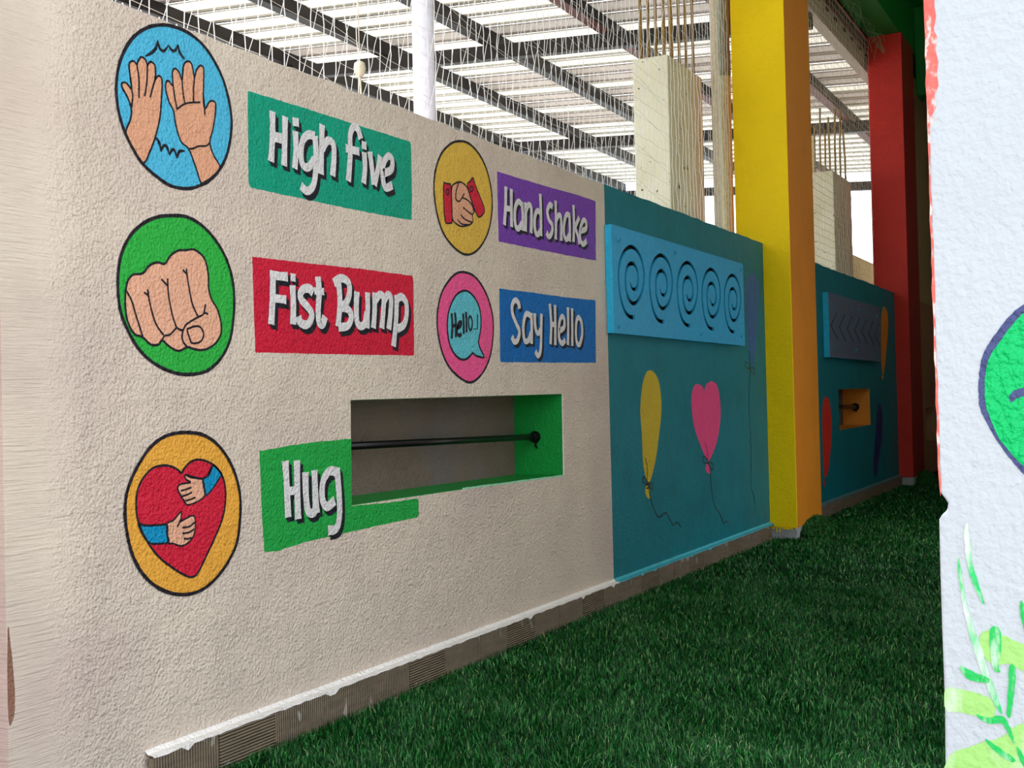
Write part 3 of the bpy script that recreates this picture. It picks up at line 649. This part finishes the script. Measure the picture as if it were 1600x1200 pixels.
# ================================================================== BALLOONS
def balloon(cr, body, tail, mat, strings, label, strw=.009):
    o = shape('painted_balloon', cr(body), mat, 0, None, .001, 5)
    tag(o, label, 'painting', 'balloons painted on the teal walls')
    if tail: shape('balloon_tail', cr(tail), mat, 0, o, .0006, 4)
    if strings: lines('string', [cr(q) for q in strings], strw, p_black, 2, o)
    return o
Bc = crop(920, 540, 3.158)
def bow(x, y, a=1.0): return [[(x, y), (x-14*a, y-32*a), (x-28*a, y-28*a), (x-22*a, y-4*a), (x, y+2*a)], [(x, y), (x+12*a, y-4*a), (x+26*a, y+8*a), (x+24*a, y+34*a), (x+10*a, y+22*a), (x, y+2*a)]]
balloon(Bc, [(300, 122), (328, 140), (350, 200), (358, 320), (345, 450), (328, 570), (302, 668), (285, 662), (268, 580), (262, 440), (254, 320), (262, 210), (280, 140)], [(290, 670), (299, 700), (300, 755), (284, 742), (277, 710)], p_byellow,
    [[(278, 555), (288, 600), (287, 665)], [(280, 690), (300, 685)], [(282, 705), (304, 698)]]+bow(290, 680, .9)+[[(292, 682), (308, 770), (342, 845), (380, 825), (400, 860), (415, 885), (435, 870), (453, 894)]], 'long yellow balloon painted on the teal wall with a curling string')
balloon(Bc, [(568, 224), (562, 205), (548, 193), (528, 191), (512, 220), (506, 290), (520, 400), (550, 490), (582, 562), (597, 562), (630, 480), (645, 400), (650, 310), (637, 210), (620, 182), (603, 176), (582, 190), (572, 212)], [(585, 572), (596, 600), (598, 632), (580, 622), (577, 600)], p_bpink,
    [[(573, 480), (586, 530), (586, 578)]]+bow(588, 580, .95)+[[(597, 590), (604, 700), (620, 790), (643, 825), (665, 875), (678, 865), (690, 878)]], 'pink heart balloon painted on the teal wall')
Xc = crop(920, 260, 3.75)
ob = balloon(Xc, [(950, 624), (985, 652), (998, 740), (995, 850), (985, 1000), (972, 1100), (957, 1165), (942, 1100), (926, 960), (920, 800), (922, 680)], None, p_bblue, None, 'blue balloon painted beside the spiral board, partly behind it')
lines('string', [Bc(q) for q in bow(795, 112, .9)+[[(790, 20), (795, 110), (790, 300), (800, 500), (800, 700), (814, 740), (820, 850)]]], .009, p_black, 2, ob)
Yc = crop(1270, 420, 6); Vc = crop(1270, 580, 5)
balloon(Yc, [(670, 352), (700, 420), (705, 560), (690, 760), (670, 960), (655, 985), (645, 900), (640, 700), (640, 480), (650, 390)], [(655, 990), (664, 1015), (652, 1040), (645, 1015)], p_borange, [[(652, 990), (655, 1010)]], 'orange balloon painted beside the chevron board in the far bay')
balloon(Vc, [(103, 198), (130, 240), (148, 400), (140, 600), (120, 780), (102, 825), (85, 780), (75, 500), (75, 300), (85, 220)], [(92, 830), (98, 860), (93, 900), (84, 880)], p_bred, [[(95, 830), (96, 850), (92, 880)]], 'red balloon painted low behind the yellow pillar in the far bay')
balloon(Vc, [(520, 255), (540, 300), (545, 500), (520, 650), (502, 800), (480, 815), (475, 700), (490, 500), (500, 330)], None, p_bnavy, None, 'dark navy balloon painted right of the orange niche')

# ================================================================== HALL BEHIND: columns, poles, roof
def column(x0, x1, y0, y1, z1, rz, label, nreb, group='unfinished concrete columns'):
    e = empty('concrete_column', ((x0+x1)/2, (y0+y1)/2, 0), label, 'column', group)
    o = MB().box(x0, x1, y0, y1, -.02, z1).build('shaft', m_conc_pit, e); bevel(o, .01, 2)
    for i in range(nreb):
        fx = (i % (nreb//2))/(nreb//2-1); fy = 0 if i < nreb//2 else 1
        xx = x0+.07+(x1-x0-.14)*fx; yy = y0+.05+(y1-y0-.1)*fy
        top = rz+random.uniform(-.25, .1); dxx = random.uniform(-.03, .03)
        MB().tube([(xx, yy, z1-.05), (xx+dxx*.4, yy, (z1+top)/2), (xx+dxx, yy+random.uniform(-.02, .02), top)], .013, 7).build('rebar', m_rebar, e, True)
    return e
m_conc_pit, nt, b = nodes_of('pitted_cast_concrete', .85, .2); p = position(nt)
pit = noise(nt, vscale(nt, p, (9, 9, 14)), 1.6, 2); pm = ramp(nt, pit, [(.70, (0, 0, 0, 1)), (.73, (1, 1, 1, 1))])
hb = math_(nt, 'SUBTRACT', math_(nt, 'MULTIPLY', noise(nt, p, 40, 4), .3), pm); bump(nt, b, hb, .006)
cc = ramp(nt, noise(nt, p, 2.5, 4), [(.3, srgb(214, 204, 172)), (.7, srgb(232, 224, 200))])
nt.links.new(mixc(nt, pm, cc, srgb(90, 82, 66)), b.inputs['Base Color'])
column(9.0, 9.84, .5, .8, 3.91, 5.6, 'tall unfinished concrete column with rusty starter bars, left of the yellow pillar', 10)
column(14.75, 15.75, .5, .85, 3.9, 4.75, 'unfinished concrete column with starter bars, between yellow and red pillars', 8)
px_, _ = wall_at(662, 100, .5)
e = empty('net_pole', (px_, .5, 0), 'white round steel pole rising behind the cream wall', 'pole')
MB().tube([(px_, .5, -.02), (px_, .5, 5.75)], .057, 24).build('pole', m_pole, e, True)
MB().box(px_-.1, px_+.1, .4, .6, -.02, .0).build('base_plate', m_pole, e)
px_, _ = wall_at(1134, 200, .38)
e = empty('drain_pipe', (px_, .38, 0), 'ivory plastic drain pipe with grey green upper length beside the yellow pillar', 'pipe')
MB().tube([(px_, .38, -.02), (px_, .38, wall_at(1134, 121, .38)[1])], .052, 20).build('lower_pipe', m_pvc, e, True)
MB().tube([(px_, .38, wall_at(1134, 121, .38)[1]), (px_, .38, wall_at(1134, 84, .38)[1])], .056, 20).build('pipe_collar', m_pvc_g, e, True)
MB().tube([(px_, .38, wall_at(1134, 84, .38)[1]-.01), (px_, .38, 5.7)], .052, 20).build('upper_pipe', m_pvc_g, e, True)
# gathered net hanging next to the pipe
nx, _ = wall_at(1119, 200, .34)
mb = MB()
for i in range(14):
    a = i/14*2*math.pi; rr = .026
    pts = [(nx+rr*math.cos(a+z*.9)*(.8+.3*math.sin(z*3+i))*.9, .34+rr*math.sin(a+z*.9), z) for z in np.arange(2.3, 4.75, .15)]
    mb.tube(pts, .0085, 4)
tag(mb.build('gathered_net', m_net2), 'cream netting gathered into a hanging bunch beside the drain pipe', 'net')
# small things of the hall
px_, pz_ = wall_at(562, 108, 1.2)
e = empty('hanging_float', (px_, 1.2, pz_), 'small cream ball on a cord seen through the net left of the white pole', 'float')
MB().tube([(px_, 1.2, pz_+.05-.0), (px_, 1.2, pz_+.035), (px_, 1.2, pz_+.0), (px_, 1.2, pz_-.035), (px_, 1.2, pz_-.05)], [.004, .03, .036, .024, .005], 16).build('ball', m_net2, e, True)
MB().tube([(px_, 1.2, pz_-.04), (px_+.01, 1.2, pz_-.17)], .006, 6).build('tail_cord', m_net2, e)
MB().tube([(px_, 1.2, pz_+.045), (px_-.01, 1.2, 5.5)], .003, 6).build('cord', m_net2, e)

ROOF = lambda y: 5.75+(y-4.2)*.065
rf = bpy.data.objects.new('ceiling_hall', None); COL.objects.link(rf); rf.location = (10, 4, 5.1); tag(rf, kind='structure')
x = 5.4; i = 0; PIT = .44
while x < 24.7:
    far = x > 18.8; near = x < 13
    m = m_slatB if far else m_slatA
    for (ya, yb) in ((.3, 2.70), (2.70, 5.78), (5.78, 12.5)):
        mm = m
        if near and ya < 1 : mm = m_slatC
        if near and (i % 7 in (3, 4)): mm = m_slatC
        if 15 < x < 18.8 and ya < 4.4: mm = m_slatC if (i % 3) else m_slatA
        mb = MB(); za_, zb_ = ROOF(ya), ROOF(yb); w = .345
        n0 = 0; j = random.uniform(-.004, .004)
        prof = [(0, 0), (.02, .02), (w*.5, .012), (w-.02, .02), (w, 0), (w, .006), (w-.02, .026), (w*.5, .018), (.02, .026), (0, .006)]
        for yy, zz in ((ya+.004, za_), (yb-.004, zb_)):
            mb.v += [(x+a, yy, zz+b+j) for a, b in prof]
        k = len(prof)
        for q in range(k): mb.f.append((q, (q+1) % k, k+(q+1) % k, k+q))
        mb.build('roof_sheet', mm, rf)
    mb = MB(); mb.v = [(x+.33, .28, ROOF(.28)+.03), (x+PIT+.015, .28, ROOF(.28)+.03), (x+PIT+.015, 12.5, ROOF(12.5)+.03), (x+.33, 12.5, ROOF(12.5)+.03)]
    mb.v += [(a, b_, c+.03) for a, b_, c in mb.v]; mb.f = [(0, 1, 2, 3), (7, 6, 5, 4), (0, 4, 5, 1), (2, 6, 7, 3), (1, 5, 6, 2), (3, 7, 4, 0)]
    mb.build('roof_rib', m_rib, rf)
    x += PIT; i += 1
for y in (1.16, 2.70, 4.24, 5.78, 7.32, 8.86, 10.4):
    z = ROOF(y)
    MB().box(5.4, 24.8, y-.05, y+.05, z-.17, z-.012).build('rafter', m_steel, rf)
    MB().box(5.4, 24.8, y-.065, y+.065, z-.182, z-.171).build('rafter_flange', m_steelred if y < 3.2 else m_steel, rf)
for x in (8.2, 13.0, 18.8, 24.7):
    mb = MB(); za_, zb_ = ROOF(.3)-.19, ROOF(12.5)-.19
    for (a, c) in ((x-.06, 0), (x+.06, 0)): pass
    mb.v = [(x-.06, .3, za_-.17), (x+.06, .3, za_-.17), (x+.06, 12.5, zb_-.17), (x-.06, 12.5, zb_-.17), (x-.06, .3, za_), (x+.06, .3, za_), (x+.06, 12.5, zb_), (x-.06, 12.5, zb_)]
    mb.f = [(0, 3, 2, 1), (4, 5, 6, 7), (0, 1, 5, 4), (1, 2, 6, 5), (2, 3, 7, 6), (3, 0, 4, 7)]
    mb.build('tie_beam', m_steel, rf)
# edge beams of the hall on the net side
m_steelred2 = smooth('red_painted_steel', srgb(190, 70, 80), .6, .3)
hbm = empty('hall_beam', (12, .7, 4.6), 'beige steel edge beam of the hall roof seen through netting, upper right', 'beam')
hx = PX_ = None
def wz(px, py, y): return wall_at(px, py, y)
BY = .30
z_b = 5.34; z_t = 5.60
m_beam = smooth('beige_beam_paint', srgb(190, 170, 150), .6, .3)
MB().box(10.7, 24.5, BY, BY+.12, z_b, z_t).build('web', m_beam, hbm)
MB().box(10.7, 24.5, BY-.03, BY+.17, z_t, z_t+.03).build('flange', m_steelred, hbm)
MB().box(10.7, 24.5, .262, .30, z_t+.03, 6.6).build('dark_fascia', m_steel, hbm)
MB().box(10.7, 24.5, .255, .29, z_t+.10, z_t+.14).build('red_strip', m_steelred2, hbm)
# far post and low block wall in the hall
MB_ = MB().tube([(19.5, 1.9, -.02), (19.5, 1.9, 5.55)], .05, 12).build('hall_post', m_conc, None, True); tag(MB_, 'thin pale post far behind the second column', 'post')
# far low wall closing the hall behind the second bay
tag(MB().box(15.8, 21, 1.2, 1.4, -.02, 3.35).build('wall_hall', m_beige), kind='structure')

# ================================================================== NETS
def net_mesh(x0, x1, z0, z1, fams, y, r, wob, ya=0, yb=0):
    """strand families: (dx, dz, pitch) direction and spacing, clipped to the rectangle, with small kinks at the knots"""
    V = []; Fc = []
    for dx_, dz_, pitch, ph in fams:
        L = math.hypot(dx_, dz_); d = np.array([dx_/L, dz_/L]); n = np.array([-d[1], d[0]])
        cs = [np.array(c) for c in ((x0, z0), (x1, z0), (x1, z1), (x0, z1))]
        lo = min(c@n for c in cs); hi = max(c@n for c in cs)
        t = lo+ph*pitch
        while t < hi:
            # clip
            p0 = n*t; ts = []
            for ax, (a, b_) in enumerate(((x0, x1), (z0, z1))):
                if abs(d[ax]) < 1e-6: 
                    if not a <= p0[ax] <= b_: ts = None; break
                    continue
                s1, s2 = (a-p0[ax])/d[ax], (b_-p0[ax])/d[ax]; ts.append((min(s1, s2), max(s1, s2)))
            if ts:
                s0 = max(a for a, _ in ts); s1 = min(b_ for _, b_ in ts)
                if s1-s0 > .05:
                    k = max(2, int((s1-s0)/pitch/1.0)+1)
                    pts = []
                    for i in range(k+1):
                        s_ = s0+(s1-s0)*i/k; q = p0+d*s_+rng.normal(0, wob, 2)*(0 if i in (0, k) else 1)
                        pts.append((q[0], y+ya+(yb-ya)*(q[0]-x0)/(x1-x0)+rng.normal(0, .004), q[1]))
                    n0 = len(V)
                    nn = np.array([n[0], 0, n[1]])
                    for q in pts:
                        for a in range(3):
                            an = a*2*math.pi/3+.5
                            V.append((q[0]+nn[0]*r*math.cos(an), q[1]+r*math.sin(an), q[2]+nn[2]*r*math.cos(an)))
                    for i in range(k):
                        for a in range(3):
                            A_ = n0+i*3+a; B_ = n0+i*3+(a+1) % 3; Fc.append((A_, B_, B_+3, A_+3))
            t += pitch*(1+rng.normal(0, .05))
    return V, Fc
V, Fc = net_mesh(2.3, 9.78, 2.458, 5.7, [(0, 1, .082, .3)], .02, .0021, .0022, 0, .23)
Vb, Fb = net_mesh(2.3, 9.78, 2.458, 5.7, [(1, -.02, .11, .4), (1, -.16, .24, .2)], .02, .0010, .0035, 0, .23)
Fc = Fc+[tuple(i+len(V) for i in f) for f in Fb]; V = V+Vb
V2, F2 = net_mesh(2.3, 8.2, 2.458, 5.7, [(.42, 1, .10, .2)], .05, .0014, .003, 0, .17)
o = tag(link('safety_net', mesh_of('safety_net', V, Fc), m_net), 'white safety netting stretched above the cream and teal walls', 'net')
ob = link('net_second_layer', mesh_of('net', V2, F2), m_net, o)
# knots tying the net to the wall's top
mb = MB()
for i in range(88):
    x = 2.34+i*.084+random.uniform(-.006, .006)
    mb.tube([(x, .02+.23*(x-2.3)/7.48, 2.456), (x, .019+.23*(x-2.3)/7.48, 2.462), (x, .02+.23*(x-2.3)/7.48, 2.472)], [.003, .0042, .002], 5)
kn = mb.build('net_knots', m_net, o); kn['kind'] = 'stuff'
V, Fc = net_mesh(10.66, 15.74, 2.458, 5.7, [(0, 1, .075, .3), (1, 0, .08, .4)], .235, .0018, .003)
tag(link('safety_net', mesh_of('safety_net', V, Fc), m_net2), 'cream square netting in the gap between the yellow and red pillars', 'net')
# frayed net edge hanging under the green beam
m_fray = smooth('green_net_cord', srgb(120, 150, 110), .7, .2)
fe = empty('frayed_cords', (15.3, .15, 5.7), 'frayed greenish cord ends under the green beam by the red pillar', 'cord')
for i in range(44):
    x = random.uniform(12.6, 15.6); a = random.uniform(-.12, .22); l = random.uniform(.12, .32)
    MB().tube([(x, .1+random.uniform(-.02, .1), 5.735), (x+a*.5, .06+random.uniform(-.08, .08), 5.72-l*.35), (x+a, .06+random.uniform(-.1, .1), 5.70-l)], .0022, 4).build('cord', m_fray, fe)

# ================================================================== TURF
def blades(n, x0, x1, y0, y1, hmin, hmax, w, seed, zb=0.0, hfun=None, lean=.5):
    g = np.random.default_rng(seed)
    x = g.uniform(x0, x1, n); y = g.uniform(y0, y1, n)
    # tufts: pull a little to cell centres, nap leaning together in patches
    ang = g.uniform(0, 2*np.pi, n); h = g.uniform(hmin, hmax, n); ln = h*np.abs(g.normal(lean, .35, n))
    patch = np.sin(x*2.1+y*3.3)+np.sin(x*5.2-y*4.1+1.3)
    dirx = np.cos(ang)+.5*np.cos(patch*2.2); diry = np.sin(ang)+.5*np.sin(patch*2.2)
    l = np.hypot(dirx, diry)+1e-6; dirx /= l; diry /= l
    px = -diry; py = dirx
    tw = g.uniform(-1, 1, n); wx = (px*np.cos(tw)+dirx*np.sin(tw))*w*.5; wy = (py*np.cos(tw)+diry*np.sin(tw))*w*.5
    z0 = np.full(n, zb) if hfun is None else hfun(x, y)
    V = np.zeros((n, 5, 3))
    V[:, 0] = np.stack([x-wx, y-wy, z0], 1); V[:, 1] = np.stack([x+wx, y+wy, z0], 1)
    mx, my, mz = x+dirx*ln*.35, y+diry*ln*.35, z0+h*.62
    V[:, 2] = np.stack([mx+wx*.9, my+wy*.9, mz], 1); V[:, 3] = np.stack([mx-wx*.9, my-wy*.9, mz], 1)
    V[:, 4] = np.stack([x+dirx*ln, y+diry*ln, z0+h*(1-.15*ln/h)], 1)
    sh = g.uniform(0, 1, n)
    return V.reshape(-1, 3), sh
def grass_mesh(name, parts_):
    V = np.concatenate([p[0] for p in parts_]); S = np.concatenate([p[1] for p in parts_]); n = len(S)
    me = bpy.data.meshes.new(name)
    me.vertices.add(n*5); me.vertices.foreach_set('co', V.ravel())
    base = np.arange(n)*5
    li = np.stack([base, base+1, base+2, base+3, base+3, base+2, base+4], 1).ravel()
    me.loops.add(n*7); me.loops.foreach_set('vertex_index', li.astype(np.int32))
    ls = np.stack([np.arange(n)*7, np.arange(n)*7+4], 1).ravel()
    me.polygons.add(n*2); me.polygons.foreach_set('loop_start', ls.astype(np.int32))
    me.update(calc_edges=True)
    at = me.attributes.new('shade', 'FLOAT', 'POINT'); at.data.foreach_set('value', np.repeat(S, 5).astype(np.float32))
    return me
m_grass, nt, b = nodes_of('artificial_turf_blades', .34, .32)
at = nt.nodes.new('ShaderNodeAttribute'); at.attribute_name = 'shade'
gc = ramp(nt, at.outputs['Fac'], [(0, srgb(2, 42, 12)), (.5, srgb(4, 78, 24)), (.82, srgb(24, 118, 40)), (.94, srgb(84, 164, 88)), (1, srgb(160, 190, 120))])
nt.links.new(gc, b.inputs['Base Color'])
parts_ = [blades(90000, 2.3, 4.5, -2.66, -.034, .018, .036, .0024, 1), blades(80000, 4.5, 7.5, -2.66, -.034, .018, .036, .0034, 2),
          blades(45000, 7.5, 11.5, -2.66, -.034, .018, .036, .005, 3), blades(26000, 11.5, 17.5, -2.6, -.034, .018, .036, .008, 4), blades(12000, 1.2, 2.3, -3.0, -.03, .018, .036, .004, 5)]
gme = grass_mesh('artificial_turf', parts_)
g = link('artificial_turf', gme, m_grass); tag(g, 'dark green artificial turf carpet along the foot of the walls', 'turf', kind='stuff')
# curled up turf edge at the yellow pillar's foot
def hump(cx0, x1, y0, y1, hh_, label, seed):
    f = lambda x, y: hh_*np.clip(np.sin(np.pi*np.clip((x-cx0)/(x1-cx0), 0, 1)), 0, 1)**.5*np.clip((y-y0)/(y1-y0), 0, 1)**.7
    nx_, ny_ = 16, 6; v = []; fc = []
    for i in range(nx_+1):
        for j in range(ny_+1):
            x = cx0+(x1-cx0)*i/nx_; y = y0+(y1-y0)*j/ny_; v.append((x, y, float(f(np.array(x), np.array(y)))))
    for i in range(nx_):
        for j in range(ny_):
            a = i*(ny_+1)+j; fc.append((a, a+ny_+1, a+ny_+2, a+1))
    o = link('turf_curl', mesh_of('turf_curl', v, fc, True), m_turf_base); tag(o, label, 'turf')
    bl = link('turf_blades', grass_mesh('turf_blades', [blades(5000, cx0, x1, y0, y1, .02, .045, .006, seed, hfun=f)]), m_grass, o); bl['kind'] = 'stuff'
hump(9.86, 10.75, -.42, -.232, .13, 'turf edge curled up against the foot of the yellow pillar', 11)
hump(15.85, 16.9, -.4, -.18, .13, 'turf edge curled up against the foot of the red pillar', 12)
